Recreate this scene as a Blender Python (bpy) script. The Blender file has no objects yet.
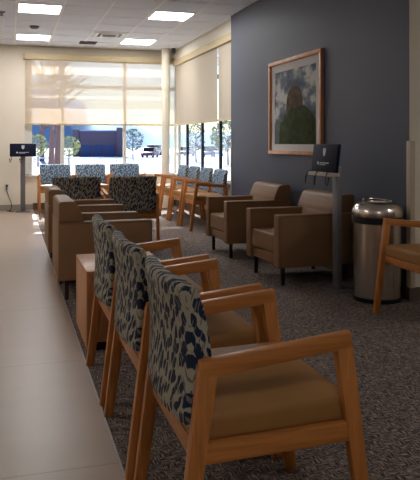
import bpy, bmesh, math, random
from mathutils import Vector, Matrix, noise
random.seed(7)
PI = math.pi
C = bpy.context.scene.collection
scene = bpy.context.scene

# ------------------------------------------------------------------ materials
def nodes_of(name):
    m = bpy.data.materials.new(name); m.use_nodes = True
    nt = m.node_tree
    b = nt.nodes.get('Principled BSDF')
    return m, nt, b

def lin(r, g, b):
    f = lambda c: (c/255/12.92) if c/255 <= 0.04045 else ((c/255+0.055)/1.055)**2.4
    return (f(r), f(g), f(b), 1)

def mix_col(nt, fac, a, b):
    n = nt.nodes.new('ShaderNodeMix'); n.data_type = 'RGBA'
    for sock, v in ((n.inputs[0], fac), (n.inputs[6], a), (n.inputs[7], b)):
        if isinstance(v, bpy.types.NodeSocket): nt.links.new(v, sock)
        else: sock.default_value = v
    return n.outputs[2]

def math_node(nt, op, a, b=0.0, c=None, clamp=False):
    n = nt.nodes.new('ShaderNodeMath'); n.operation = op; n.use_clamp = clamp
    for i, v in enumerate([a, b] + ([c] if c is not None else [])):
        if isinstance(v, bpy.types.NodeSocket): nt.links.new(v, n.inputs[i])
        else: n.inputs[i].default_value = v
    return n.outputs[0]

def coords(nt, scale=(1, 1, 1), rot=(0, 0, 0), loc=(0, 0, 0), kind='Object'):
    tc = nt.nodes.new('ShaderNodeTexCoord'); mp = nt.nodes.new('ShaderNodeMapping')
    mp.inputs['Scale'].default_value = scale; mp.inputs['Rotation'].default_value = rot
    mp.inputs['Location'].default_value = loc
    nt.links.new(tc.outputs[kind], mp.inputs['Vector'])
    return mp.outputs['Vector']

def noise_tex(nt, vec, scale, detail=3, rough=0.5):
    n = nt.nodes.new('ShaderNodeTexNoise')
    n.inputs['Scale'].default_value = scale; n.inputs['Detail'].default_value = detail
    n.inputs['Roughness'].default_value = rough
    nt.links.new(vec, n.inputs['Vector'])
    return n.outputs['Fac']

def ramp(nt, fac, stops, interp='LINEAR'):
    n = nt.nodes.new('ShaderNodeValToRGB'); cr = n.color_ramp; cr.interpolation = interp
    while len(cr.elements) < len(stops): cr.elements.new(0.5)
    for e, (p, c) in zip(cr.elements, stops): e.position = p; e.color = c
    nt.links.new(fac, n.inputs['Fac'])
    return n.outputs['Color']

def bump(nt, b, height, strength=0.2, dist=0.002):
    n = nt.nodes.new('ShaderNodeBump'); n.inputs['Strength'].default_value = strength
    n.inputs['Distance'].default_value = dist
    nt.links.new(height, n.inputs['Height']); nt.links.new(n.outputs['Normal'], b.inputs['Normal'])

def plain(name, col, rough=0.6, metal=0.0, spec=0.5, vary=0.06, scale=20):
    m, nt, b = nodes_of(name)
    f = noise_tex(nt, coords(nt), scale)
    dark = tuple(c*(1-vary) for c in col[:3]) + (1,); lite = tuple(min(1, c*(1+vary)) for c in col[:3]) + (1,)
    nt.links.new(mix_col(nt, f, dark, lite), b.inputs['Base Color'])
    b.inputs['Roughness'].default_value = rough; b.inputs['Metallic'].default_value = metal
    b.inputs['Specular IOR Level'].default_value = spec
    return m

def wood(name, col, axis_scale=(3, 40, 40), rough=0.38):
    m, nt, b = nodes_of(name)
    v = coords(nt, axis_scale)
    f = noise_tex(nt, v, 1.6, 5, 0.6)
    d = tuple(c*0.68 for c in col[:3]) + (1,); l = tuple(min(1, c*1.22) for c in col[:3]) + (1,)
    nt.links.new(ramp(nt, f, [(0.3, d), (0.55, col), (0.75, l)]), b.inputs['Base Color'])
    b.inputs['Roughness'].default_value = rough
    bump(nt, b, f, 0.08, 0.001)
    return m

def leaf_fabric(name, ground, leaf):
    m, nt, b = nodes_of(name)
    # chair-local: y across, z up; x folded in so that the sides carry the print too
    tc = nt.nodes.new('ShaderNodeTexCoord'); sp = nt.nodes.new('ShaderNodeSeparateXYZ')
    nt.links.new(tc.outputs['Object'], sp.inputs[0])
    across = math_node(nt, 'ADD', sp.outputs[1], sp.outputs[0])
    def cells(fu, fv, skew, off, warp):
        u = math_node(nt, 'MULTIPLY_ADD', sp.outputs[2], skew*fu, math_node(nt, 'MULTIPLY_ADD', across, fu, off))
        v = math_node(nt, 'MULTIPLY_ADD', sp.outputs[2], fv, off*1.7)
        cb = nt.nodes.new('ShaderNodeCombineXYZ'); nt.links.new(u, cb.inputs[0]); nt.links.new(v, cb.inputs[1])
        nz = nt.nodes.new('ShaderNodeTexNoise'); nz.inputs['Scale'].default_value = 0.9; nz.inputs['Detail'].default_value = 2
        nt.links.new(cb.outputs[0], nz.inputs['Vector'])
        vm = nt.nodes.new('ShaderNodeVectorMath'); vm.operation = 'MULTIPLY_ADD'
        nt.links.new(nz.outputs['Color'], vm.inputs[0]); vm.inputs[1].default_value = (warp, warp, 0)
        nt.links.new(cb.outputs[0], vm.inputs[2])
        vo = nt.nodes.new('ShaderNodeTexVoronoi'); vo.voronoi_dimensions = '2D'; vo.inputs['Scale'].default_value = 1.0
        vo.inputs['Randomness'].default_value = 0.9
        nt.links.new(vm.outputs[0], vo.inputs['Vector'])
        return vo.outputs['Distance']
    mask = ramp(nt, cells(50, 21, 0.3, 3.0, 1.1), [(0.37, (1, 1, 1, 1)), (0.43, (0, 0, 0, 1))])
    mask2 = ramp(nt, cells(90, 15, -0.3, 9.0, 0.8), [(0.17, (1, 1, 1, 1)), (0.22, (0, 0, 0, 1))])
    weave = noise_tex(nt, coords(nt, (900, 900, 900)), 1, 1)
    g2 = mix_col(nt, weave, tuple(c*0.85 for c in ground[:3])+(1,), tuple(c*1.12 for c in ground[:3])+(1,))
    l2 = mix_col(nt, weave, leaf, tuple(c*1.8 for c in leaf[:3])+(1,))
    a = mix_col(nt, mask, g2, l2)
    mid = tuple((x+y)/2*0.8 for x, y in zip(ground[:3], leaf[:3]))+(1,)
    c = mix_col(nt, mask2, a, mid)
    nt.links.new(c, b.inputs['Base Color'])
    b.inputs['Roughness'].default_value = 0.75
    b.inputs['Specular IOR Level'].default_value = 0.25
    return m

M = {}
M['oak'] = wood('oak', lin(188, 120, 60))
M['oak_up'] = wood('oak_upright', lin(188, 120, 60), (40, 40, 3))
M['table_oak'] = wood('table_oak', lin(196, 134, 88), (4, 30, 3), 0.4)
M['frame_oak'] = wood('frame_oak', lin(214, 146, 92), (40, 6, 6), 0.4)
M['fab_back'] = leaf_fabric('leaf_fabric_tan', lin(164, 158, 142), lin(22, 32, 54))
M['fab_front'] = leaf_fabric('leaf_fabric_blue', lin(142, 164, 176), lin(24, 44, 82))
M['seat'] = plain('seat_vinyl', lin(154, 110, 62), 0.5, spec=0.3, vary=0.08, scale=9)
M['seat_far'] = M['seat']
M['leather'] = plain('brown_vinyl', lin(134, 100, 70), 0.5, spec=0.28, vary=0.07, scale=6)
M['leather_dk'] = plain('brown_piping', lin(84, 64, 48), 0.5)
M['black_metal'] = plain('black_metal', lin(38, 34, 33), 0.4, 0.4)
M['grey_metal'] = plain('grey_metal', lin(120, 118, 122), 0.45, 0.5)
M['white_wall'] = plain('beige_paint', lin(222, 212, 196), 0.85, vary=0.02, scale=3)
M['blue_wall'] = plain('slate_paint', lin(68, 73, 90), 0.6, vary=0.03, scale=2)
M['soffit'] = plain('cream_paint', lin(228, 222, 206), 0.8, vary=0.02, scale=3)
M['valance'] = plain('valance_tan', lin(196, 178, 140), 0.6, vary=0.02)
M['alu'] = plain('window_frame_paint', lin(206, 204, 198), 0.45, 0.1)
M['alu_dark'] = plain('bronze_mullion', lin(40, 52, 66), 0.4, 0.3)
M['tbar'] = plain('tbar_white', lin(250, 250, 250), 0.6)
M['black'] = plain('black_plastic', lin(20, 20, 22), 0.4)
M['navy'] = plain('navy_panel', lin(16, 20, 44), 0.6, spec=0.15)
M['printgrey'] = plain('print_pale_grey', lin(190, 198, 205), 0.5)
M['paper'] = plain('label_paper', lin(190, 180, 168), 0.6)
M['baseb'] = plain('baseboard_vinyl', lin(86, 70, 60), 0.55)
M['basegrey'] = plain('baseboard_grey', lin(150, 142, 130), 0.55)
M['guard'] = plain('corner_guard', lin(186, 172, 150), 0.5)
M['strip'] = plain('metal_strip', lin(190, 188, 186), 0.35, 0.6)
M['plate'] = plain('outlet_plate', lin(206, 202, 196), 0.5)
M['mat'] = plain('mat_board', lin(240, 224, 216), 0.9, spec=0.1, vary=0.01)

def emis(name, col, s):
    m, nt, b = nodes_of(name)
    b.inputs['Base Color'].default_value = (0.8, 0.8, 0.8, 1)
    b.inputs['Emission Color'].default_value = col; b.inputs['Emission Strength'].default_value = s
    return m
M['diffuser'] = emis('lamp_diffuser', (1.0, 0.98, 0.96, 1), 29.0)

def steel():
    m, nt, b = nodes_of('brushed_steel')
    f = noise_tex(nt, coords(nt, (60, 60, 0.6)), 3, 4)
    nt.links.new(mix_col(nt, f, lin(170, 158, 150), lin(240, 232, 224)), b.inputs['Base Color'])
    b.inputs['Metallic'].default_value = 1; b.inputs['Roughness'].default_value = 0.27
    bump(nt, b, f, 0.05, 0.001)
    return m
M['steel'] = steel()

def glass(name='window_glass', ior=1.3):
    m, nt, b = nodes_of(name)
    nt.nodes.remove(b)
    out = nt.nodes['Material Output']
    t = nt.nodes.new('ShaderNodeBsdfTransparent'); t.inputs[0].default_value = (0.93, 0.96, 0.98, 1)
    g = nt.nodes.new('ShaderNodeBsdfGlossy'); g.inputs['Roughness'].default_value = 0.02
    fr = nt.nodes.new('ShaderNodeFresnel'); fr.inputs[0].default_value = ior
    mx = nt.nodes.new('ShaderNodeMixShader')
    geo = nt.nodes.new('ShaderNodeNewGeometry')
    front = math_node(nt, 'MULTIPLY', fr.outputs[0], math_node(nt, 'SUBTRACT', 1.0, geo.outputs['Backfacing']))
    nt.links.new(front, mx.inputs[0]); nt.links.new(t.outputs[0], mx.inputs[1]); nt.links.new(g.outputs[0], mx.inputs[2])
    nt.links.new(mx.outputs[0], out.inputs[0])
    return m
M['glass'] = glass()
M['pic_glass'] = glass('picture_glass', 1.07)

def blind_mat(name, col, open_, thru):
    m, nt, b = nodes_of(name)
    nt.nodes.remove(b)
    out = nt.nodes['Material Output']
    v = coords(nt, (25, 25, 1))
    f = noise_tex(nt, v, 1, 2)
    col_s = mix_col(nt, f, tuple(c*0.94 for c in col[:3])+(1,), col)
    tr = nt.nodes.new('ShaderNodeBsdfTransparent'); tr.inputs[0].default_value = (1, 1, 1, 1)
    tl = nt.nodes.new('ShaderNodeBsdfTranslucent'); df = nt.nodes.new('ShaderNodeBsdfDiffuse')
    nt.links.new(col_s, tl.inputs[0]); nt.links.new(col_s, df.inputs[0])
    m1 = nt.nodes.new('ShaderNodeMixShader'); m1.inputs[0].default_value = 1-thru
    nt.links.new(tl.outputs[0], m1.inputs[1]); nt.links.new(df.outputs[0], m1.inputs[2])
    m2 = nt.nodes.new('ShaderNodeMixShader'); m2.inputs[0].default_value = open_
    nt.links.new(m1.outputs[0], m2.inputs[1]); nt.links.new(tr.outputs[0], m2.inputs[2])
    nt.links.new(m2.outputs[0], out.inputs[0])
    return m
M['blind_back'] = blind_mat('shade_cloth_back', lin(210, 190, 166), 0.30, 0.24)
M['blind_side'] = blind_mat('shade_cloth_side', lin(198, 187, 170), 0.015, 0.07)

def tile_floor():
    m, nt, b = nodes_of('porcelain_tile')
    v = coords(nt, (1, 1, 1), (0, 0, 0), (0.206+0.61*20, -0.02+1.27*20, 0))
    br = nt.nodes.new('ShaderNodeTexBrick'); br.offset = 0; br.squash = 1
    br.inputs['Scale'].default_value = 1; br.inputs['Brick Width'].default_value = 0.61
    br.inputs['Row Height'].default_value = 1.27; br.inputs['Mortar Size'].default_value = 0.004
    br.inputs['Color1'].default_value = lin(170, 150, 134); br.inputs['Color2'].default_value = lin(164, 145, 129)
    br.inputs['Mortar'].default_value = lin(128, 112, 100)
    nt.links.new(v, br.inputs['Vector'])
    f = noise_tex(nt, coords(nt, (1.2, 4, 1)), 1.5, 4)
    c = mix_col(nt, f, lin(150, 132, 118), lin(182, 162, 146))
    n = nt.nodes.new('ShaderNodeMix'); n.data_type = 'RGBA'; n.inputs[0].default_value = 0.35
    nt.links.new(br.outputs['Color'], n.inputs[6]); nt.links.new(c, n.inputs[7])
    nt.links.new(n.outputs[2], b.inputs['Base Color'])
    b.inputs['Roughness'].default_value = 0.34; b.inputs['Specular IOR Level'].default_value = 0.5
    return m
M['tile'] = tile_floor()

def carpet():
    m, nt, b = nodes_of('tweed_carpet')
    # strands run one way in one field and across in the next
    def strands(sc):
        n = noise_tex(nt, coords(nt, sc), 1, 2, 0.6)
        return n
    a = strands((24, 190, 1)); c = strands((190, 24, 1))
    ch = nt.nodes.new('ShaderNodeTexChecker'); ch.inputs['Scale'].default_value = 1
    nt.links.new(coords(nt, (18, 18, 0.01), (0, 0, 0), (0, 0, 0.5)), ch.inputs['Vector'])
    mixv = math_node(nt, 'ADD', math_node(nt, 'MULTIPLY', a, ch.outputs['Fac']),
                     math_node(nt, 'MULTIPLY', c, math_node(nt, 'SUBTRACT', 1.0, ch.outputs['Fac'])))
    big = noise_tex(nt, coords(nt), 3.0, 3)
    col = ramp(nt, mixv, [(0.38, lin(46, 40, 40)), (0.5, lin(92, 82, 78)), (0.61, lin(180, 162, 146))])
    fin = mix_col(nt, math_node(nt, 'MULTIPLY', big, 0.5), col, lin(84, 74, 78))
    nt.links.new(fin, b.inputs['Base Color'])
    b.inputs['Roughness'].default_value = 0.95; b.inputs['Specular IOR Level'].default_value = 0.15
    return m
M['carpet'] = carpet()

def ceil_mat():
    m, nt, b = nodes_of('acoustic_tile')
    f = noise_tex(nt, coords(nt), 90, 2)
    nt.links.new(mix_col(nt, f, lin(224, 232, 244), lin(236, 243, 252)), b.inputs['Base Color'])
    b.inputs['Roughness'].default_value = 0.95
    return m
M['ceiling'] = ceil_mat()

# ------------------------------------------------------------------ mesh helpers
def finish(name, bm, m, parent=None, angle=35):
    bmesh.ops.recalc_face_normals(bm, faces=bm.faces[:])
    me = bpy.data.meshes.new(name); bm.to_mesh(me); bm.free()
    mats = m if isinstance(m, (list, tuple)) else [m]
    for k in mats: me.materials.append(k)
    me.polygons.foreach_set('use_smooth', [True]*len(me.polygons))
    me.set_sharp_from_angle(angle=math.radians(angle))
    o = bpy.data.objects.new(name, me); C.objects.link(o)
    if parent: o.parent = parent
    return o

def add_box(bm, x0, x1, y0, y1, z0, z1, bev=0.0, seg=2, mi=0):
    r = bmesh.ops.create_cube(bm, size=1)
    vs = r['verts']
    for v in vs:
        v.co = Vector(((x0+x1)/2+v.co.x*(x1-x0), (y0+y1)/2+v.co.y*(y1-y0), (z0+z1)/2+v.co.z*(z1-z0)))
    fs = set(f for v in vs for f in v.link_faces)
    for f in fs: f.material_index = mi
    if bev:
        es = list(set(e for v in vs for e in v.link_edges))
        bmesh.ops.bevel(bm, geom=es, offset=bev, segments=seg, affect='EDGES', profile=0.5)

def add_prism(bm, pts, y0, y1, axis='y', bev=0.0, seg=2, mi=0):
    def P(a, b, t):
        return {'y': (a, t, b), 'x': (t, a, b), 'z': (a, b, t)}[axis]
    v0 = [bm.verts.new(P(a, b, y0)) for a, b in pts]
    v1 = [bm.verts.new(P(a, b, y1)) for a, b in pts]
    n = len(pts); fs = [bm.faces.new(v0), bm.faces.new(v1)]
    for i in range(n):
        fs.append(bm.faces.new([v0[i], v0[(i+1) % n], v1[(i+1) % n], v1[i]]))
    for f in fs: f.material_index = mi
    if bev:
        bmesh.ops.recalc_face_normals(bm, faces=fs)
        es = list(set(e for f in fs for e in f.edges))
        bmesh.ops.bevel(bm, geom=es, offset=bev, segments=seg, affect='EDGES', profile=0.5)

def axis_pos(h, r, mid):
    a = [-h, -h+0.12*r, -h+0.4*r, -h+r]
    b = [-h+r+(2*h-2*r)*i/mid for i in range(1, mid)]
    return a+b+[h-r, h-0.4*r, h-0.12*r, h]

def add_rbox(bm, c, h, r, fn=None, mid=4):
    """rounded box, centre c, half sizes h; fn bends each local point"""
    r = min(r, min(h)*0.98)
    ax = [axis_pos(h[i], r, mid) for i in range(3)]
    n = len(ax[0]); cache = {}
    def V(i, j, k):
        key = (i, j, k)
        if key in cache: return cache[key]
        p = Vector((ax[0][i], ax[1][j], ax[2][k]))
        q = Vector([max(-(h[t]-r), min(h[t]-r, p[t])) for t in range(3)])
        d = p-q
        if d.length > 1e-9: p = q+d.normalized()*r
        if fn: p = Vector(fn(p))
        cache[key] = bm.verts.new(p+Vector(c)); return cache[key]
    for a in range(3):
        u, w = (a+1) % 3, (a+2) % 3
        for e in (0, n-1):
            for i in range(n-1):
                for j in range(n-1):
                    quad = []
                    for di, dj in ((0, 0), (1, 0), (1, 1), (0, 1)):
                        idx = [0, 0, 0]; idx[a] = e; idx[u] = i+di; idx[w] = j+dj
                        quad.append(V(*idx))
                    bm.faces.new(quad)

def add_lathe(bm, prof, c=(0, 0, 0), seg=32, mi=0, close=True):
    rings = []
    for r, z in prof:
        rings.append([bm.verts.new((c[0]+r*math.cos(2*PI*i/seg), c[1]+r*math.sin(2*PI*i/seg), c[2]+z)) for i in range(seg)])
    for a, b in zip(rings, rings[1:]):
        for i in range(seg):
            f = bm.faces.new([a[i], a[(i+1) % seg], b[(i+1) % seg], b[i]]); f.material_index = mi
    if close:
        for rg in (rings[0], rings[-1]):
            f = bm.faces.new(rg); f.material_index = mi

def add_tube(bm, pts, r, seg=8):
    pts = [Vector(p) for p in pts]; rings = []
    rs = r if isinstance(r, (list, tuple)) else [r]*len(pts)
    for i, p in enumerate(pts):
        t = (pts[min(i+1, len(pts)-1)]-pts[max(i-1, 0)]).normalized()
        up = Vector((0, 0, 1)) if abs(t.z) < 0.9 else Vector((1, 0, 0))
        a = t.cross(up).normalized(); b = t.cross(a)
        rings.append([bm.verts.new(p+(a*math.cos(2*PI*k/seg)+b*math.sin(2*PI*k/seg))*rs[i]) for k in range(seg)])
    for A, B in zip(rings, rings[1:]):
        for k in range(seg): bm.faces.new([A[k], A[(k+1) % seg], B[(k+1) % seg], B[k]])
    bm.faces.new(rings[0]); bm.faces.new(rings[-1])

def curve_pts(ctrl, n=6):
    ctrl = [Vector(c) for c in ctrl]; out = []
    P = [ctrl[0]]+ctrl+[ctrl[-1]]
    for i in range(1, len(P)-2):
        for k in range(n):
            t = k/n
            out.append(0.5*((2*P[i])+(-P[i-1]+P[i+1])*t+(2*P[i-1]-5*P[i]+4*P[i+1]-P[i+2])*t*t+(-P[i-1]+3*P[i]-3*P[i+1]+P[i+2])*t**3))
    out.append(ctrl[-1]); return out

def B(): return bmesh.new()
def boxobj(name, m, parent, *a, **k):
    bm = B(); add_box(bm, *a, **k); return finish(name, bm, m, parent)

def thing(name, label, cat, loc=(0, 0, 0), rz=0, group=None):
    o = bpy.data.objects.new(name, None); C.objects.link(o)
    o.empty_display_size = 0.1
    o.location = loc; o.rotation_euler = (0, 0, rz)
    o['label'] = label; o['category'] = cat
    if group: o['group'] = group
    return o
def tag(o, label, cat, group=None):
    o['label'] = label; o['category'] = cat
    if group: o['group'] = group
    return o
def struct(name, m, *a, **k):
    o = boxobj(name, m, None, *a, **k); o['kind'] = 'structure'; return o
def dup(root, loc, rz, label, group=None):
    def cp(o, parent):
        c = o.copy(); C.objects.link(c)
        if parent: c.parent = parent
        for ch in [x for x in kids.get(o.name, [])]: cp(ch, c)
        return c
    kids = {}
    for o in list(scene.objects):
        if o.parent: kids.setdefault(o.parent.name, []).append(o)
    r = cp(root, None)
    r.location = loc; r.rotation_euler = (0, 0, rz); r['label'] = label
    if group: r['group'] = group
    return r

# ------------------------------------------------------------------ the room
CEIL = 3.015; BY = 12.75; FX = 2.98; FY0 = 4.55; FY1 = 8.95; WX = 3.12; EDGE = 0.404
LX = -3.2; RX = 5.4; NY = -3.6
ceiling = struct('ceiling', M['ceiling'], LX, RX, NY, BY+0.15, CEIL, CEIL+0.12)
o = struct('floor', M['tile'], LX, EDGE, NY, BY+0.15, -0.1, 0)
o = struct('floor_carpet', M['carpet'], EDGE, RX, NY, BY+0.15, -0.1, 0.001)
o = struct('trim_1', M['strip'], EDGE-0.004, EDGE+0.004, NY, BY, -0.01, 0.0025)
struct('wall_left', M['white_wall'], LX-0.12, LX, NY, BY+0.15, 0, CEIL)
struct('wall_near', M['white_wall'], LX, RX, NY-0.12, NY, 0, CEIL)
struct('wall_far_right', M['white_wall'], RX, RX+0.12, NY, FY0, 0, CEIL)
struct('wall_right', M['blue_wall'], FX, FX+0.3, FY0+0.012, FY1, 0, CEIL)
struct('wall_alcove', M['white_wall'], FX+0.003, RX, FY0, FY0+0.012, 0, CEIL)
struct('baseboard_right', M['baseb'], FX-0.01, FX, FY0, FY1, 0.001, 0.10)
struct('baseboard_alcove', M['baseb'], FX-0.01, RX, FY0-0.01, FY0, 0.001, 0.10)
# back wall around the window opening (x .26 .. 3.12, z .64 .. 2.78)
struct('wall_back', M['white_wall'], LX, 0.26, BY, BY+0.15, 0, CEIL)
struct('wall_back_below', M['white_wall'], 0.26, WX+0.15, BY, BY+0.15, 0, 0.62)
struct('wall_back_above', M['white_wall'], 0.26, WX+0.15, BY, BY+0.15, 2.80, CEIL)
struct('wall_window_below', M['white_wall'], WX, WX+0.15, FY1, BY, 0, 0.62)
struct('wall_window_above', M['white_wall'], WX, WX+0.15, FY1, BY, 2.80, CEIL)
struct('baseboard_back', M['basegrey'], LX, EDGE, BY-0.01, BY, 0, 0.10)
struct('baseboard_back_carpet', M['baseb'], EDGE, WX, BY-0.01, BY, 0.001, 0.12)
struct('baseboard_window', M['baseb'], WX-0.01, WX, FY1, BY-0.01, 0.001, 0.12)
struct('trim_2', M['soffit'], FX+0.07, WX, FY1, BY, 2.815, CEIL)           # soffit over side window
struct('trim_3', M['valance'], FX+0.045, FX+0.13, FY1, BY-0.13, 2.70, 2.812, bev=0.006)   # side valance
struct('trim_4', M['valance'], 0.24, WX-0.02, BY-0.12, BY-0.005, 2.76, 2.865, bev=0.006)     # back valance
struct('trim_5', M['guard'], FX-0.008, FX+0.035, FY0-0.022, FY0+0.035, 0.10, 1.24, bev=0.003)
struct('trim_6', M['guard'], FX-0.008, FX+0.03, FY1-0.035, FY1+0.006, 0.10, 1.24, bev=0.003)
struct('trim_7', M['alu'], 0.24, WX, BY-0.05, BY, 0.60, 0.64, bev=0.004)    # sill back
struct('trim_8', M['alu'], WX-0.05, WX, FY1, BY-0.05, 0.60, 0.64, bev=0.004)
# ceiling suspension grid
bm = B()
gx = [0.08+0.595*k for k in range(-5, 9)]
gy = [8.87+0.625*k for k in range(-19, 7)]
for x in gx:
    if LX < x < FX+0.05: add_box(bm, x-0.012, x+0.012, NY, BY-0.01, CEIL-0.006, CEIL+0.001)
    elif x < RX: add_box(bm, x-0.012, x+0.012, NY, FY0-0.01, CEIL-0.006, CEIL+0.001)
for y in gy:
    if y > NY and y < BY: add_box(bm, LX, (FX+0.06 if y > FY0 else RX), y-0.007, y+0.007, CEIL-0.005, CEIL+0.001)
o = finish('trim_9', bm, M['tbar']); o['kind'] = 'structure'

# windows ----------------------------------------------------------
def window(name, along, fixed, a0, a1, z0, z1, muls, transom, face_dir, fm, jamb=0.05, depth=0.07):
    """along 'x' (back window) or 'y' (side window)"""
    w = bpy.data.objects.new(name, None); C.objects.link(w); w['kind'] = 'structure'
    def bx(bm, p0, p1, q0, q1, d0, d1):
        if along == 'x': add_box(bm, p0, p1, fixed+d0, fixed+d1, q0, q1)
        else: add_box(bm, fixed+d0, fixed+d1, p0, p1, q0, q1)
    bm = B()
    bx(bm, a0, a0+jamb, z0, z1, 0, depth); bx(bm, a1-0.05, a1, z0, z1, 0, depth)
    bx(bm, a0, a1, z0, z0+0.035, 0, depth); bx(bm, a0, a1, z1-0.05, z1, 0, depth)
    finish('window_frame', bm, M['alu'], w)
    xs = [a0+jamb]+muls+[a1-0.05]
    for mu in muls:
        bm = B(); bx(bm, mu-0.03, mu+0.03, z0+0.035, z1-0.05, 0.002, depth-0.002); finish('mullion', bm, fm, w)
    if transom:
        bm = B(); bx(bm, a0+jamb, a1-0.05, transom-0.03, transom+0.03, 0.004, depth-0.004); finish('transom', bm, fm, w)
    for p, q in zip(xs, xs[1:]):
        bm = B(); bx(bm, p, q, z0+0.03, z1-0.04, depth*0.55, depth*0.55+0.006); finish('glass_pane', bm, M['glass'], w)
    return w
window('window_1', 'x', BY+0.03, 0.26, WX+0.02, 0.62, 2.80, [0.94, 2.11], 2.28, -1, M['alu'], jamb=0.13)
window('window_2', 'y', WX+0.03, FY1-0.3, BY+0.0, 0.62, 2.80, [10.05, 11.08, 12.10], 2.28, -1, M['alu_dark'], depth=0.045)

# roller blinds ------------------------------------------------------
def blind(label, along, fixed, a0, a1, z0, z1, mat):
    t = thing('roller_blind', label, 'blind', group='roller blinds')
    def bx(bm, p0, p1, d0, d1, q0, q1, **k):
        if along == 'x': add_box(bm, p0, p1, fixed+d0, fixed+d1, q0, q1, **k)
        else: add_box(bm, fixed+d0, fixed+d1, p0, p1, q0, q1, **k)
    bm = B()
    n = 24
    for i in range(n):   # slightly wavy cloth, single sheet
        pass
    rows = 10
    grid = []
    for i in range(n+1):
        a = a0+(a1-a0)*i/n
        col = []
        for j in range(rows+1):
            z = z0+(z1-z0)*j/rows
            d = 0.004*math.sin(i*1.1)*(1-j/rows)
            col.append(bm.verts.new((a, fixed+d, z) if along == 'x' else (fixed+d, a, z)))
        grid.append(col)
    for i in range(n):
        for j in range(rows):
            bm.faces.new([grid[i][j], grid[i+1][j], grid[i+1][j+1], grid[i][j+1]])
    finish('shade_cloth', bm, mat, t)
    bm = B(); bx(bm, a0, a1, -0.009, 0.009, z0-0.028, z0+0.004, bev=0.004); finish('hem_bar', bm, M['valance'], t)
    return t
blind('long sheer tan roller blind half lowered over the back window', 'x', BY-0.04, 0.27, WX-0.06, 1.585, 2.78, M['blind_back'])
blind('opaque beige roller blind on the right window, nearer the corner pillar', 'y', FX+0.09, 9.885, BY-0.14, 1.585, 2.72, M['blind_side'])
blind('opaque beige roller blind on the right window, beside the dark wall', 'y', FX+0.09, FY1+0.01, 9.835, 1.585, 2.72, M['blind_side'])

# pillar and sensor
bm = B(); add_lathe(bm, [(0.078, 0.001), (0.078, CEIL)], (2.83, 12.42, 0), 32)
o = finish('pillar', bm, M['soffit']); tag(o, 'round cream pillar in the window corner', 'pillar'); 
bm = B(); add_box(bm, 2.93, 3.0, 12.3, 12.38, CEIL-0.09, CEIL, bev=0.012); add_lathe(bm, [(0.02, 0), (0.02, 0.02)], (2.965, 12.34, CEIL-0.105), 12)
o = finish('camera_sensor', bm, M['black']); tag(o, 'small black sensor on the ceiling by the pillar top', 'sensor')

# ceiling fittings ----------------------------------------------------
def light(cx, cy, label, src=None):
    if src is not None: return dup(src, (cx, cy, CEIL), 0, label)
    t = thing('ceiling_light', label, 'ceiling light', (cx, cy, CEIL), group='square ceiling light panels')
    bm = B(); hx, hy = 0.285, 0.30
    for a in ((-hx, hx, -hy, -hy+0.02), (-hx, hx, hy-0.02, hy), (-hx, -hx+0.02, -hy+0.02, hy-0.02), (hx-0.02, hx, -hy+0.02, hy-0.02)):
        add_box(bm, a[0], a[1], a[2], a[3], -0.012, 0.002)
    finish('light_frame', bm, M['tbar'], t)
    boxobj('diffuser', M['diffuser'], t, -hx+0.02, hx-0.02, -hy+0.02, hy-0.02, -0.008, 0.002)
    return t
xA, xB = 0.3775, 2.1625
L0 = light(xA, 9.1825, 'lit ceiling panel at the left, nearer the camera of the left two')
light(xA, 11.6825, 'lit ceiling panel at the left, nearer the back window of the left two', L0)
light(xB, 9.1825, 'lit ceiling panel at the right, large and nearer the dark wall', L0)
light(xB, 11.6825, 'lit ceiling panel at the right, near the round pillar', L0)
FILL_PANELS = [(-2.0, 9.1825), (xA, -0.8175), (-2.0, 4.1825), (4.5425, 1.6825)]  # unseen panels, added to brighten the foreground, chair backs and alcove
for i, (x, y) in enumerate(FILL_PANELS):
    r = light(x, y, 'added ceiling light panel out of view, brightening the room', L0)
    r['group'] = 'added ceiling light panels out of view'

t = thing('air_vent', 'square white ceiling air vent with a dark centre', 'vent', (1.5675, 11.0575, CEIL))
bm = B()
for k, (h0, z) in enumerate(((0.29, -0.006), (0.21, -0.014), (0.13, -0.022))):
    for s in (-1, 1):
        add_box(bm, -h0, h0, s*h0-0.018, s*h0+0.018, z-0.006, 0.002); add_box(bm, s*h0-0.018, s*h0+0.018, -h0+0.018, h0-0.018, z-0.006, 0.002)
finish('louvre', bm, M['tbar'], t)
boxobj('duct_opening', M['black_metal'], t, -0.19, 0.19, -0.19, 0.19, -0.005, 0.001)
t = thing('air_vent', 'small dark ceiling vent close to the back window', 'vent', (1.33, 12.05, CEIL))
bm = B()
add_box(bm, -0.15, 0.15, -0.15, 0.15, -0.008, 0.002)
finish('vent_plate', bm, M['black_metal'], t)
bm = B()
for k in range(5): add_box(bm, -0.14, 0.14, -0.12+0.06*k-0.006, -0.12+0.06*k+0.006, -0.016, -0.007)
finish('slat', bm, M['grey_metal'], t)
bm = B(); add_lathe(bm, [(0.075, 0.001), (0.072, -0.02), (0.045, -0.042), (0.0001, -0.045)], (0, 0, 0), 24)
o = finish('smoke_detector', bm, M['grey_metal']); o.location = (0.36, 10.6, CEIL)
tag(o, 'round smoke detector between the two left ceiling lights', 'smoke detector')
bm = B(); add_lathe(bm, [(0.05, 0.001), (0.048, -0.012), (0.02, -0.03), (0.012, -0.05), (0.03, -0.054), (0.03, -0.058)], (0, 0, 0), 20)
o = finish('sprinkler_head', bm, M['grey_metal']); o.location = (-0.11, 9.55, CEIL)
tag(o, 'small sprinkler head at the far left of the ceiling', 'sprinkler')

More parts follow.
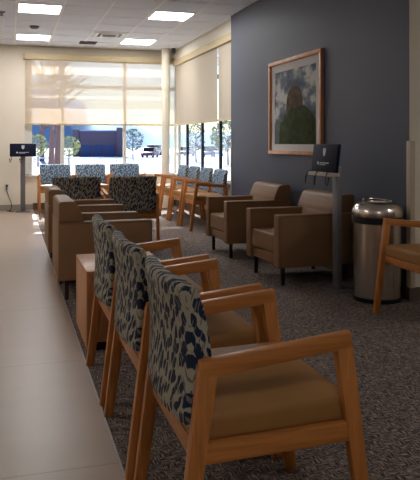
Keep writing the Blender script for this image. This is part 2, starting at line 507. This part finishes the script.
# ------------------------------------------------------------------ side chair (local: x forward, y across, origin at rear feet)
W2 = 0.29
def make_chair(label, loc, rz, group):
    t = thing('side_chair', label, 'chair', loc, rz, group)
    for s in (-1, 1):
        y0, y1 = s*W2-0.017, s*W2+0.017
        bm = B(); add_prism(bm, [(-0.022, 0), (0.018, 0), (0.105, 0.60), (0.052, 0.60)], y0, y1, bev=0.003); finish('leg', bm, M['oak_up'], t)
        bm = B(); add_prism(bm, [(0.556, 0), (0.596, 0), (0.512, 0.64), (0.460, 0.64)], y0, y1, bev=0.003); finish('leg', bm, M['oak_up'], t)
        bm = B(); add_prism(bm, [(0.050, 0.594), (0.106, 0.592), (0.460, 0.630), (0.513, 0.632), (0.507, 0.682), (0.058, 0.636)], y0, y1, bev=0.004)
        finish('armrest', bm, M['oak'], t)
    bm = B()
    for s in (-1, 1):
        add_prism(bm, [(0.055, 0.355), (0.525, 0.368), (0.522, 0.424), (0.06, 0.412)], s*W2-0.013, s*W2+0.013, bev=0.003)
    add_box(bm, 0.045, 0.070, -W2+0.014, W2-0.014, 0.345, 0.402, bev=0.003)
    add_box(bm, 0.488, 0.513, -W2+0.014, W2-0.014, 0.362, 0.415, bev=0.003)
    finish('seat_frame', bm, M['oak'], t)
    # seat cushion
    hx, hy, hz = 0.236, W2-0.0145, 0.046
    def fs(p):
        u = p.x/hx; v = p.y/hy
        if p.z > 0: p.z += 0.020*(1-u*u*u*u)*(1-v*v) - 0.004
        p.z += 0.006*u
        return p
    bm = B(); add_rbox(bm, (0.282, 0, 0.447), (hx, hy, hz), 0.022, fs, 6)
    finish('seat', bm, M['seat'], t, 60)
    # curved padded back: two skins, front blue-grey and rear tan
    zb, zt = 0.445, 0.842; ny, nz = 22, 16; hw = 0.270
    def skins(y, z):
        v = (z-zb)/(zt-zb); u = min(1.0, abs(y)/hw)
        bow = 1-u*u
        rear = 0.018+0.014*math.sin(PI*min(1, v*1.05))+0.008*(1-v)-0.036*bow
        front = 0.100+0.055*v-0.095*v*v-0.026*bow
        m_ = (rear+front)/2; h = (front-rear)/2
        q = 1.0
        if v > 0.93: q = 0.5+0.5*math.sqrt(max(0, 1-((v-0.93)/0.07)**2))
        if v < 0.04: q = 0.75+0.25*v/0.04
        e = 1.0
        if u > 0.94: e = 0.8+0.2*math.sqrt(max(0, 1-((u-0.94)/0.06)**2))
        return m_+h*q*e, m_-h*q*e
    bm = B(); F = []; R = []
    ys = [hw*math.sin(PI/2*(-1+2*i/ny))*0.5+hw*(-1+2*i/ny)*0.5 for i in range(ny+1)]
    zs = [zb+(zt-zb)*(1-(1-j/nz)**1.35) for j in range(nz+1)]
    for y in ys:
        fcol, rcol = [], []
        for z in zs:
            zz = z - (0.010*(abs(y)/hw)**6 if z > 0.8 else 0)
            xf, xr = skins(y, z)
            fcol.append(bm.verts.new((xf, y, zz))); rcol.append(bm.verts.new((xr, y, zz)))
        F.append(fcol); R.append(rcol)
    def face(vs, mi):
        f = bm.faces.new(vs); f.material_index = mi
    for i in range(ny):
        for j in range(nz):
            face([F[i][j], F[i+1][j], F[i+1][j+1], F[i][j+1]], 1)
            face([R[i][j], R[i][j+1], R[i+1][j+1], R[i+1][j]], 0)
        face([F[i][0], R[i][0], R[i+1][0], F[i+1][0]], 0)
        face([F[i][nz], F[i+1][nz], R[i+1][nz], R[i][nz]], 0)
    for j in range(nz):
        face([F[0][j], F[0][j+1], R[0][j+1], R[0][j]], 0)
        face([F[ny][j], R[ny][j], R[ny][j+1], F[ny][j+1]], 0)
    finish('backrest', bm, [M['fab_back'], M['fab_front']], t, 70)
    return t

CX = 0.43
G1 = 'patterned chairs in the near row'
ch0 = make_chair('nearest patterned oak armchair, its tan seat and near arm fully in view', (CX+0.004, 2.035, 0), 0, G1)
dup(ch0, (CX-0.006, 2.72, 0), 0, 'middle chair of the near row, between the nearest chair and the far one', G1)
dup(ch0, (CX-0.008, 3.435, 0), 0, 'farthest chair of the near row, next to the pale wooden end table', G1)
G2 = 'patterned chairs seen from behind in the middle'
dup(ch0, (0.725, 7.72-0.05, 0), PI/2, 'patterned chair seen from behind, rising over the left lounge chairs', G2)
dup(ch0, (1.36, 7.62, 0), PI/2, 'patterned chair seen from behind, its right legs clear on the carpet', G2)
G3 = 'patterned chairs along the back window'
for i, (x, lab) in enumerate(((0.775, 'patterned chair under the back window, leftmost, near the charging station'),
                              (1.40, 'middle of the three patterned chairs under the back window'),
                              (2.025, 'patterned chair under the back window, right of the three, near the pillar'))):
    dup(ch0, (x, 12.36, 0), -PI/2, lab, G3)
G4 = 'patterned chairs along the right windows'
labs = ['blue patterned chair by the right window, closest to the dark wall edge',
        'blue patterned chair by the right window, second from the dark wall',
        'blue patterned chair by the right window, third from the dark wall',
        'blue patterned chair by the right window, farthest back beside the pillar']
for i, lab in enumerate(labs):
    dup(ch0, (2.975, 9.27+0.72*i, 0), PI, lab, G4)
c = dup(ch0, (3.10, 3.99, 0), PI, 'oak chair with tan seat cut off by the right edge, in front of the bin')
del c['group']

# ------------------------------------------------------------------ lounge chairs (local: x forward from rear face)
def make_lounge(label, loc, rz, group):
    t = thing('lounge_chair', label, 'armchair', loc, rz, group)
    hw = 0.372
    for s in (-1, 1):
        bm = B(); add_rbox(bm, (0.37, s*(hw-0.052), 0.385), (0.37, 0.052, 0.225), 0.012, None, 3); a = finish('arm', bm, M['leather'], t, 50)
        bm = B()
        y = s*(hw-0.001)
        add_tube(bm, [(0.03, y, 0.598), (0.71, y, 0.598), (0.728, y, 0.58), (0.728, y, 0.18)], 0.003, 6)
        finish('piping', bm, M['leather_dk'], a)
    bm = B(); add_rbox(bm, (0.06, 0, 0.39), (0.06, hw-0.105, 0.22), 0.012, None, 3); finish('rear_panel', bm, M['leather'], t, 50)
    def fs(p):
        if p.z > 0: p.z += 0.022*(1-(p.x/0.31)**2)*(1-(p.y/0.27)**2)
        return p
    bm = B(); add_rbox(bm, (0.42, 0, 0.345), (0.305, hw-0.106, 0.085), 0.022, fs, 5); finish('seat_cushion', bm, M['leather'], t, 50)
    bm = B(); add_rbox(bm, (0.41, 0, 0.213), (0.30, hw-0.108, 0.045), 0.008, None, 3); finish('seat_base', bm, M['leather'], t, 50)
    prof = [(0.006, 0.612), (0.004, 0.748), (0.012, 0.764), (0.032, 0.772), (0.100, 0.772), (0.130, 0.764), (0.150, 0.745), (0.172, 0.70), (0.192, 0.65), (0.202, 0.612)]
    bm = B(); add_prism(bm, prof, -hw+0.004, hw-0.004, bev=0.007, seg=3)
    low = [(0.12, 0.40), (0.12, 0.62), (0.20, 0.62), (0.235, 0.44), (0.235, 0.40)]
    add_prism(bm, low, -hw+0.108, hw-0.108, bev=0.006)
    finish('backrest', bm, M['leather'], t, 30)
    for x in (0.07, 0.67):
        for s in (-1, 1):
            bm = B(); add_prism(bm, [(x-0.014, 0), (x+0.014, 0), (x+0.019, 0.175), (x-0.019, 0.175)], s*0.30-0.016, s*0.30+0.016, bev=0.002)
            finish('leg', bm, M['black_metal'], t)
    return t
G5 = 'brown lounge chairs'
lc = make_lounge('brown lounge chair at the tile edge, nearer of the left two, its side facing us', (0.355, 5.645, 0), 0, G5)
dup(lc, (0.355, 7.035, 0), 0, 'brown lounge chair on the left, behind the nearer one, mostly hidden', G5)
dup(lc, (2.905, 5.665, 0), PI+0.035, 'brown lounge chair under the framed picture, beside the right charging station', G5)
dup(lc, (2.915, 7.075, 0), PI+0.015, 'brown lounge chair against the dark wall, nearer the windows', G5)

# ------------------------------------------------------------------ end tables
def make_table(label, loc, group):
    t = thing('end_table', label, 'end table', loc, 0, group)
    w, d, h = 0.50, 0.64, 0.47
    bm = B(); add_box(bm, 0, w, 0, d, h-0.03, h, bev=0.002); finish('tabletop', bm, M['table_oak'], t)
    bm = B(); add_box(bm, 0, 0.025, 0, d, 0.012, h-0.0305, bev=0.0015); finish('side_panel', bm, M['table_oak'], t)
    bm = B(); add_box(bm, w-0.025, w, 0, d, 0.012, h-0.0305, bev=0.0015); finish('side_panel', bm, M['table_oak'], t)
    bm = B(); add_box(bm, 0.0255, w-0.0255, 0.004, 0.024, 0.05, h-0.0305, bev=0.0015); finish('end_panel', bm, M['table_oak'], t)
    bm = B(); add_box(bm, 0.0255, w-0.0255, d-0.024, d-0.004, 0.05, h-0.0305, bev=0.0015); finish('end_panel', bm, M['table_oak'], t)
    bm = B(); add_box(bm, 0.02, w-0.02, 0.02, d-0.02, 0.0, 0.05); finish('plinth', bm, M['black'], t)
    return t
tb = make_table('pale oak box end table at the tile edge, behind the near chair row', (0.43, 3.97, 0), 'oak end tables')
dup(tb, (0.40, 6.018, 0), 0, 'oak end table mostly hidden between the two left lounge chairs')

# ------------------------------------------------------------------ charging stations (local: faces -y)
def make_station(label, loc, rz, tray, group):
    t = thing('charging_station', label, 'charging station', loc, rz, group)
    bm = B(); add_box(bm, -0.13, 0.13, -0.12, 0.12, 0.001, 0.010, bev=0.004); finish('base_plate', bm, M['grey_metal'], t)
    bm = B(); add_box(bm, -0.042, 0.042, -0.025, 0.025, 0.012, 1.03, bev=0.006); finish('pole', bm, M['grey_metal'], t)
    bm = B(); add_prism(bm, [(-0.135, 0.985), (-0.110, 1.215), (-0.080, 1.215), (-0.105, 0.985)], -0.225, 0.225, axis='x', bev=0.006)
    # prism axis x: points are (y, z)
    pn = finish('sign_panel', bm, M['navy'], t)
    bm = B(); add_prism(bm, [(-0.024, 1.025), (-0.094, 1.10), (-0.099, 1.06), (-0.024, 0.96)], -0.035, 0.035, axis='x', bev=0.003); finish('bracket', bm, M['grey_metal'], t)
    bm = B()
    def on_face(a, z): # y of the tilted face
        return -0.135+0.025*(z-0.985)/0.23-0.0015
    def patch(x0, x1, z0, z1):
        vs = [bm.verts.new((x, on_face(0, z)-0.0006, z)) for x, z in ((x0, z0), (x1, z0), (x1, z1), (x0, z1))]
        bm.faces.new(vs)
    def fin_patch(nm):
        global bm_p
        finish(nm, bm, M['printgrey'], pn)
    y_ = lambda z: on_face(0, z)-0.0008
    shield = [(-0.024, 1.182), (0.024, 1.182), (0.026, 1.15), (0.016, 1.125), (0, 1.112), (-0.016, 1.125), (-0.026, 1.15)]
    bm.faces.new([bm.verts.new((x, y_(z), z)) for x, z in shield]); fin_patch('printed_emblem')
    bm = B(); patch(-0.115, -0.085, 1.045, 1.069); fin_patch('printed_icon')
    for a_, b_, c_, d_ in ((-0.07, 0.10, 1.056, 1.064), (-0.07, 0.04, 1.042, 1.048)):
        bm = B(); patch(a_, b_, c_, d_); fin_patch('printed_line')
    if tray:
        bm = B(); add_box(bm, -0.20, 0.22, -0.175, -0.090, 0.955, 0.984, bev=0.003); finish('shelf', bm, M['paper'], t)
    for k, x in enumerate((-0.19, 0.17, -0.02)):
        y = -0.13 if not tray else -0.185
        sgn = -1 if x < 0 else 1
        bm = B()
        pts = curve_pts([(x, y+0.02, 0.99), (x, y, 0.97), (x+0.01*sgn, y-0.01, 0.92-0.02*k), (x+0.03*sgn, y-0.005, 0.885), (x+0.035*sgn, y, 0.925)])
        add_tube(bm, pts, 0.005, 6); p = pts[-1]
        add_box(bm, p.x-0.009, p.x+0.009, p.y-0.006, p.y+0.006, p.z-0.005, p.z+0.025, bev=0.002)
        finish('charging_cable', bm, M['black'], t)
    return t
make_station('phone charging station by the left wall, with a plug cord behind', (0.22, 12.40, 0), 0, False, 'phone charging stations')
make_station('phone charging station in front of the dark wall, next to the steel bin', (2.62, 5.06, 0), -PI/2, True, 'phone charging stations')

# outlets
def outlet(label, loc, rz):
    t = thing('wall_outlet', label, 'outlet', loc, rz)
    boxobj('cover_plate', M['plate'], t, -0.038, 0.038, -0.007, 0.0, -0.06, 0.06, bev=0.003)
    for z in (-0.025, 0.025): boxobj('socket', M['grey_metal'], t, -0.016, 0.016, -0.009, -0.006, z-0.014, z+0.014, bev=0.002)
    return t
outlet('white wall outlet on the left wall above the cord', (-0.055, BY, 0.42), 0)
outlet('pale wall outlet on the dark wall beside the bin', (FX, 4.98, 0.47), -PI/2)
t = thing('power_cord', 'black power cord from the left outlet down to the charging station', 'cord')
bm = B(); add_box(bm, -0.075, -0.035, BY-0.05, BY-0.012, 0.42, 0.47, bev=0.006); finish('plug', bm, M['black'], t)
bm = B(); add_tube(bm, curve_pts([(-0.055, BY-0.05, 0.43), (-0.055, BY-0.06, 0.36), (-0.01, BY-0.08, 0.22), (0.03, BY-0.10, 0.10), (0.0, BY-0.14, 0.012), (-0.06, BY-0.2, 0.009), (0.02, BY-0.25, 0.009), (-0.02, BY-0.3, 0.009), (0.07, BY-0.33, 0.009)], 8), 0.007, 6)
finish('cable', bm, M['black'], t)

# ------------------------------------------------------------------ steel bin
t = thing('waste_bin', 'round stainless steel waste bin with domed lid against the dark wall', 'bin', (2.765, 4.665, 0))
bm = B(); add_lathe(bm, [(0.186, 0.001), (0.190, 0.012), (0.190, 0.032), (0.184, 0.036)], seg=48); finish('base_ring', bm, M['black'], t)
bm = B(); add_lathe(bm, [(0.184, 0.036), (0.184, 0.60)], seg=48); finish('body', bm, M['steel'], t)
bm = B(); add_lathe(bm, [(0.184, 0.60), (0.197, 0.606), (0.199, 0.650), (0.19, 0.655)], seg=48); finish('rim', bm, M['black'], t)
bm = B(); add_lathe(bm, [(0.196, 0.655), (0.199, 0.68), (0.192, 0.712), (0.174, 0.742), (0.145, 0.762), (0.118, 0.770), (0.112, 0.768), (0.108, 0.755), (0.108, 0.735)], seg=48, close=False)
lid = finish('lid', bm, M['steel'], t, 60)
bm = B(); add_lathe(bm, [(0.107, 0.738), (0.08, 0.70), (0.0001, 0.69)], seg=32, close=False); finish('opening', bm, M['black'], lid)
bm = B()
add_tube(bm, [(0.112*math.cos(a), 0.112*math.sin(a), 0.772+0.010*math.sin((a-PI*0.2)/1.2)) for a in [(-0.8+i*0.16) for i in range(24)]], 0.007, 8)
finish('lid_ring', bm, M['steel'], lid)

# ------------------------------------------------------------------ framed picture on the dark wall (y 6.02..7.52, z 1.10..2.165)
t = thing('framed_picture', 'oak framed landscape photograph with a white mat on the dark wall', 'picture', (FX, 6.735, 1.632))
hy, hz = 0.70, 0.533
bm = B(); fw = 0.040
for (a, b_, c_, d_) in ((-hy, hy, hz-fw, hz), (-hy, hy, -hz, -hz+fw), (-hy, -hy+fw, -hz+fw, hz-fw), (hy-fw, hy, -hz+fw, hz-fw)):
    add_box(bm, -0.038, 0.0, a, b_, c_, d_, bev=0.002)
finish('frame', bm, M['frame_oak'], t)
boxobj('mat_board', M['mat'], t, -0.012, 0.0, -hy+fw, hy-fw, -hz+fw, hz-fw)
def sky_print():
    m, nt, b = nodes_of('print_cloudy_sky')
    v = coords(nt, (1, 2.2, 3.4))
    f = noise_tex(nt, v, 1.7, 6, 0.55)
    nt.links.new(ramp(nt, f, [(0.38, lin(88, 94, 108)), (0.48, lin(128, 128, 134)), (0.58, lin(226, 214, 204))]), b.inputs['Base Color']); b.inputs['Specular IOR Level'].default_value = 0.05
    b.inputs['Roughness'].default_value = 0.5; return m
def speck(name, a, c_, sc=14):
    m, nt, b = nodes_of(name); f = noise_tex(nt, coords(nt), sc, 5, 0.7)
    nt.links.new(ramp(nt, f, [(0.35, a), (0.65, c_)]), b.inputs['Base Color']); b.inputs['Roughness'].default_value = 0.8; b.inputs['Specular IOR Level'].default_value = 0.05; return m
mats = [sky_print(), speck('print_foliage', lin(26, 34, 16), lin(74, 84, 36)), speck('print_rock', lin(72, 54, 42), lin(128, 102, 82)), speck('print_far_hill', lin(84, 94, 92), lin(112, 116, 112))]
bm = B()
py0, py1, pz0, pz1 = -0.545, 0.56, -0.42, 0.405
def poly(pts, x, mi):   # pts in (right as seen, up): seen-right is -y
    vs = [bm.verts.new((x, -a, z)) for a, z in pts]
    f = bm.faces.new(vs); f.material_index = mi
# seen coordinates: left = far (+y)
poly([(-py1, pz0), (-py0, pz0), (-py0, pz1), (-py1, pz1)], -0.0130, 0)
poly([(-0.56, pz0), (0.545, pz0), (0.545, -0.02), (0.45, -0.08), (0.1, -0.16), (-0.35, -0.22), (-0.5, -0.12), (-0.56, -0.22)], -0.0133, 3)
dome = [(-0.05+0.22*math.cos(a)*1.0+0.06, 0.02+0.20*math.sin(a)) for a in [PI*i/16 for i in range(17)]]
poly([(0.23, -0.2)]+dome+[(-0.21, -0.2)], -0.0136, 2)
hill = [(-0.42, pz0), (0.545, pz0), (0.545, -0.18), (0.48, -0.12), (0.36, -0.04), (0.22, 0.00), (0.08, -0.03), (-0.04, -0.02), (-0.15, -0.05), (-0.22, -0.10), (-0.27, -0.07), (-0.31, -0.16), (-0.38, -0.17), (-0.42, -0.30)]
poly(hill, -0.0139, 1)
finish('landscape_print', bm, mats, t)
boxobj('picture_glass', M['pic_glass'], t, -0.022, -0.020, -hy+fw, hy-fw, -hz+fw, hz-fw)

# ------------------------------------------------------------------ outside
GZ = -1.1
def ground_mat():
    m, nt, b = nodes_of('pale_pavement')
    f = noise_tex(nt, coords(nt, (1, 1, 1)), 0.15, 5)
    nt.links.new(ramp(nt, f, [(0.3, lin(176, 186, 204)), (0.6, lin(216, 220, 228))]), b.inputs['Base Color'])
    b.inputs['Roughness'].default_value = 0.9; return m
M['ground'] = ground_mat()
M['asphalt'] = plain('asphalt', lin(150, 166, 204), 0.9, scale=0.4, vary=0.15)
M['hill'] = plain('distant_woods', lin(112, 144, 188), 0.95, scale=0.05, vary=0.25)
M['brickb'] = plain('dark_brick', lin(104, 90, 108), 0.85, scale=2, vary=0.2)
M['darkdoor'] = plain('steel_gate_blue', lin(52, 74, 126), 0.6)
M['bark'] = plain('tree_bark', lin(120, 92, 90), 0.9, scale=4, vary=0.2)
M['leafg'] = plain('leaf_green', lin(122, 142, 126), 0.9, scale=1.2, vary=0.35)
M['leafy'] = plain('leaf_yellow_green', lin(158, 166, 116), 0.9, scale=1.2, vary=0.3)
M['carmar'] = plain('maroon_paint', lin(110, 62, 84), 0.3, 0.2)
M['carwht'] = plain('white_paint', lin(225, 228, 232), 0.3, 0.0)
M['carblu'] = plain('blue_paint', lin(52, 80, 136), 0.3, 0.2)
M['carglass'] = plain('car_glass', lin(28, 44, 64), 0.15)
M['tire'] = plain('tyre_rubber', lin(30, 30, 34), 0.9)
M['fin'] = plain('sunshade_fin', lin(214, 158, 96), 0.6)
th = math.atan(200/670); sn, cs = math.sin(th), math.cos(th)
def at(px, D):
    tt = (px-210)/670
    return D*(sn+tt*cs), D*(cs-tt*sn)
o = struct('ground', M['ground'], -260, 420, BY+0.3, 520, GZ-0.5, GZ)
# parking lane
bm = B()
lane = [at(-80, 76), at(320, 76), at(320, 135), at(-80, 135)]
add_prism(bm, lane, GZ-0.05, GZ+0.05, axis='z')
o = finish('parking_lane', bm, M['asphalt']); o['kind'] = 'structure'
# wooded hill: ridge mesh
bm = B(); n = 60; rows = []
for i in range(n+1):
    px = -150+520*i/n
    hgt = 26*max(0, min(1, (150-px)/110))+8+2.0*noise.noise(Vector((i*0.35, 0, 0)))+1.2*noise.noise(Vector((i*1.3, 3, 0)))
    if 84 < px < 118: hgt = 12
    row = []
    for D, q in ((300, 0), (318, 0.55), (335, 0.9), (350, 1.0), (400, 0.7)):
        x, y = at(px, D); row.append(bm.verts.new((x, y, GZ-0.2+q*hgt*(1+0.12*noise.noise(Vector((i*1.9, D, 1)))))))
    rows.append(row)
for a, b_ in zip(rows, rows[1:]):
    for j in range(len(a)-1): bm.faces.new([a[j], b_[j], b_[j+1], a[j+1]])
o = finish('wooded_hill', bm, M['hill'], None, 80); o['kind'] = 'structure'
# brick building with gate bays
bx, by = at(97, 112)
t = thing('brick_building', 'dark brick building with corner piers seen through the back window', 'building', (bx, by, GZ), -th)
bm = B(); add_box(bm, -3.4, 3.6, 0, 5, 0, 4.3, bev=0.03); finish('wall', bm, M['brickb'], t)
for x in (-4.0, 3.3): 
    bm = B(); add_box(bm, x, x+1.0, -0.3, 0.7, 0, 4.9 if x > 0 else 4.6, bev=0.03); finish('pier', bm, M['brickb'], t)
bm = B(); add_box(bm, -3.5, 3.7, -0.1, 5.1, 4.3, 4.45, bev=0.02); finish('coping', bm, M['asphalt'], t)
for k in range(3):
    bm = B(); add_box(bm, -2.6+1.9*k, -0.9+1.9*k, -0.06, 0.02, 0, 2.0, bev=0.02); finish('gate', bm, M['darkdoor'], t)
# cars
def car(label, loc, rz, body, L=4.6, Wd=1.85, H=1.65, group='parked cars'):
    t = thing('car', label, 'car', loc, rz, group)
    prof = [(-L/2, 0.35), (-L/2+0.05, 0.85), (-L/2+0.9, 0.98), (-L/2+1.0, 0.98), (L/2-0.15, 1.0), (L/2, 0.8), (L/2, 0.35)]
    bm = B(); add_prism(bm, prof, -Wd/2, Wd/2, bev=0.05); finish('body', bm, body, t)
    gl = [(-L/2+1.0, 0.96), (-L/2+1.65, H-0.06), (L/2-0.55, H-0.06), (L/2-0.18, 0.98)]
    bm = B(); add_prism(bm, gl, -Wd/2+0.1, Wd/2-0.1, bev=0.04); finish('windows', bm, M['carglass'], t)
    bm = B(); add_box(bm, -L/2+1.6, L/2-0.5, -Wd/2+0.14, Wd/2-0.14, H-0.08, H, bev=0.03); finish('roof', bm, body, t)
    for x in (-L/2+0.85, L/2-0.85):
        for s in (-1, 1):
            bm = B()
            ring0 = [(x+0.34*math.cos(2*PI*k/20), 0.34+0.34*math.sin(2*PI*k/20)) for k in range(20)]
            add_prism(bm, ring0, s*(Wd/2-0.1)-0.11, s*(Wd/2-0.1)+0.11); finish('wheel', bm, M['tire'], t)
    return t
x, y = at(150, 106); car('maroon car parked outside, seen through the back window', (x, y, GZ), PI*0.36, M['carmar'])
x, y = at(153, 124); car('white car parked outside, behind the maroon car', (x, y, GZ), PI*0.30, M['carwht'], H=2.0)
x, y = at(186, 118); car('blue car outside seen through the window corner', (x, y, GZ), PI*0.3, M['carblu'], H=1.7)
x, y = at(208, 112); car('blue car outside seen through the right window', (x, y, GZ), PI*0.45, M['carblu'], H=1.8)
x, y = at(218, 120); car('white car outside seen through the right window', (x, y, GZ), PI*0.4, M['carwht'], H=1.8)
# trees
def tree(label, px, D, H, crown, cm, bare=False, group='trees outside', lean=0.0):
    x, y = at(px, D); t = thing('tree', label, 'tree', (x, y, GZ), 0, group)
    rnd = random.Random(px*7+D)
    bm = B(); add_tube(bm, curve_pts([(0, 0, 0), (lean*0.3, 0.05, H*0.3), (lean*0.7, 0, H*0.6), (lean, 0, H*(1.0 if bare else 0.7))], 4), [H*0.026*(1-0.7*i/12) for i in range(13)], 8)
    for k in range(26 if bare else 10):
        z = H*rnd.uniform(0.28, 0.92 if bare else 0.65); a = rnd.uniform(0, 2*PI); l = crown*rnd.uniform(0.5, 1.0)
        p0 = Vector((lean*z/H, 0, z)); p1 = p0+Vector((math.cos(a)*l*0.5, math.sin(a)*l*0.5, l*0.35)); p2 = p0+Vector((math.cos(a)*l, math.sin(a)*l, l*0.8))
        add_tube(bm, [p0, p1, p2], [H*0.009, H*0.006, H*0.002], 5)
        if bare:
            for q in range(3):
                b2 = a+rnd.uniform(-0.9, 0.9); s0 = p0.lerp(p2, rnd.uniform(0.4, 0.9))
                add_tube(bm, [s0, s0+Vector((math.cos(b2)*l*0.4, math.sin(b2)*l*0.4, l*0.3))], [H*0.004, H*0.0015], 4)
    finish('trunk', bm, M['bark'], t)
    if not bare or cm:
        bm = B()
        for k in range(420):
            a = rnd.uniform(0, 2*PI); e = rnd.uniform(-1, 1); r = crown*rnd.uniform(0.45, 1)**0.5
            c = Vector((r*math.cos(a)*math.sqrt(1-e*e), r*math.sin(a)*math.sqrt(1-e*e), H*0.66+e*H*0.34))
            s = crown*rnd.uniform(0.07, 0.15)
            d = Vector((rnd.gauss(0, 1), rnd.gauss(0, 1), rnd.gauss(0, 1))).normalized(); u = d.orthogonal().normalized(); w = d.cross(u)
            vs = [bm.verts.new(c+u*s), bm.verts.new(c+w*s*0.6), bm.verts.new(c-u*s), bm.verts.new(c-w*s*0.6)]
            bm.faces.new(vs)
        finish('foliage', bm, cm, t, 1)
    return t
tree('bare pinkish tree outside, behind the left pane, left trunk', 51, 62, 11, 2.6, None, True, lean=0.4)
tree('bare pinkish tree outside, behind the left pane, right trunk', 57, 56, 11, 2.4, None, True, lean=0.5)
tree('small yellow-green tree outside beside the left charging station sign', 38, 66, 3.2, 1.0, M['leafy'])
tree('small pale green tree outside just right of the left mullion', 69, 70, 3.0, 1.2, M['leafy'])
tree('small green tree outside between the brick building and the cars', 133, 92, 4.2, 1.5, M['leafg'])
tree('round green tree outside seen through the right window by the dark wall', 228, 70, 4.6, 1.9, M['leafg'])
tree('slim green tree outside seen through the middle of the right window', 196, 80, 4.6, 1.2, M['leafg'])
tree('tall bare tree outside at the left side of the window', 42, 84, 13, 3.5, None, True)
# low white guard wall
x, y = at(84, 80); t = thing('guard_rail', 'low white rail outside in front of the brick building', 'railing', (x, y, GZ), -th)
bm = B(); add_box(bm, -6, 6, -0.05, 0.05, 0.45, 0.62, bev=0.01); finish('rail', bm, M['carwht'], t)
for k in range(7):
    bm = B(); add_box(bm, -5.9+1.95*k, -5.8+1.95*k, -0.04, 0.04, 0, 0.5); finish('post', bm, M['carwht'], t)
# slatted canopy over the back window: its slats shade bands of the blind
can = bpy.data.objects.new('window_canopy', None); C.objects.link(can); can['kind'] = 'structure'
for d0, d1 in ((0.12, 0.33), (0.54, 1.03), (1.10, 1.33)):
    bm = B(); add_box(bm, -1.2, 5.2, BY+d0, BY+d1, 2.93, 2.95, bev=0.003); finish('slat', bm, M['alu'], can)
for x in (-1.0, 0.9, 3.0, 5.0):
    bm = B(); add_box(bm, x-0.02, x+0.02, BY+0.15, BY+1.33, 2.952, 3.01, bev=0.003); finish('bracket', bm, M['alu'], can)

# ------------------------------------------------------------------ light
w = bpy.data.worlds.new('World'); scene.world = w; w.use_nodes = True
nt = w.node_tree; bg = nt.nodes['Background']
sky = nt.nodes.new('ShaderNodeTexSky'); sky.sky_type = 'NISHITA'; sky.sun_disc = False
sky.sun_elevation = math.radians(38); sky.sun_rotation = math.radians(20); sky.altitude = 100; sky.dust_density = 0.4; sky.ozone_density = 2.5
nt.links.new(sky.outputs[0], bg.inputs[0]); bg.inputs[1].default_value = 0.16
sun = bpy.data.lights.new('Sun', 'SUN'); sun.energy = 19.0; sun.angle = math.radians(0.6); sun.color = (1.0, 0.94, 0.85)
so = bpy.data.objects.new('Sun', sun); C.objects.link(so)
d = Vector((-0.02, -1.0, -0.78)); so.rotation_euler = d.to_track_quat('-Z', 'Y').to_euler()
for nm, loc, rot, sx, sy in (('window_portal', (1.7, BY+0.2, 1.7), (PI/2, 0, 0), 2.8, 2.1),
                             ('window_portal', (WX+0.2, 10.8, 1.7), (PI/2, 0, PI/2), 4.0, 2.1)):
    a = bpy.data.lights.new(nm, 'AREA'); a.shape = 'RECTANGLE'; a.size = sx; a.size_y = sy
    a.cycles.is_portal = True
    ao = bpy.data.objects.new(nm, a); C.objects.link(ao); ao.location = loc
    dirv = Vector((0, -1, 0)) if 'x' else None
    dirv = Vector((0, -1, 0)) if loc[0] < 3 else Vector((-1, 0, 0))
    ao.rotation_euler = dirv.to_track_quat('-Z', 'Y').to_euler()

# ------------------------------------------------------------------ camera
cam = bpy.data.cameras.new('Camera'); co = bpy.data.objects.new('Camera', cam); C.objects.link(co)
co.location = (0, 0, 1.225); co.rotation_euler = (PI/2, 0, -th)
cam.sensor_fit = 'HORIZONTAL'; cam.sensor_width = 36; cam.lens = 36*670/420
cam.shift_y = -97/420; cam.clip_end = 2000; cam.clip_start = 0.05
scene.camera = co
vs = scene.view_settings
scene.display_settings.display_device = 'sRGB'
vs.view_transform = 'Standard'; vs.look = 'None'; vs.gamma = 1; vs.use_curve_mapping = False
vs.exposure = 0.0
scene.cycles.max_bounces = 10; scene.cycles.transparent_max_bounces = 16
scene.cycles.use_denoising = True
scene.cycles.sample_clamp_indirect = 6
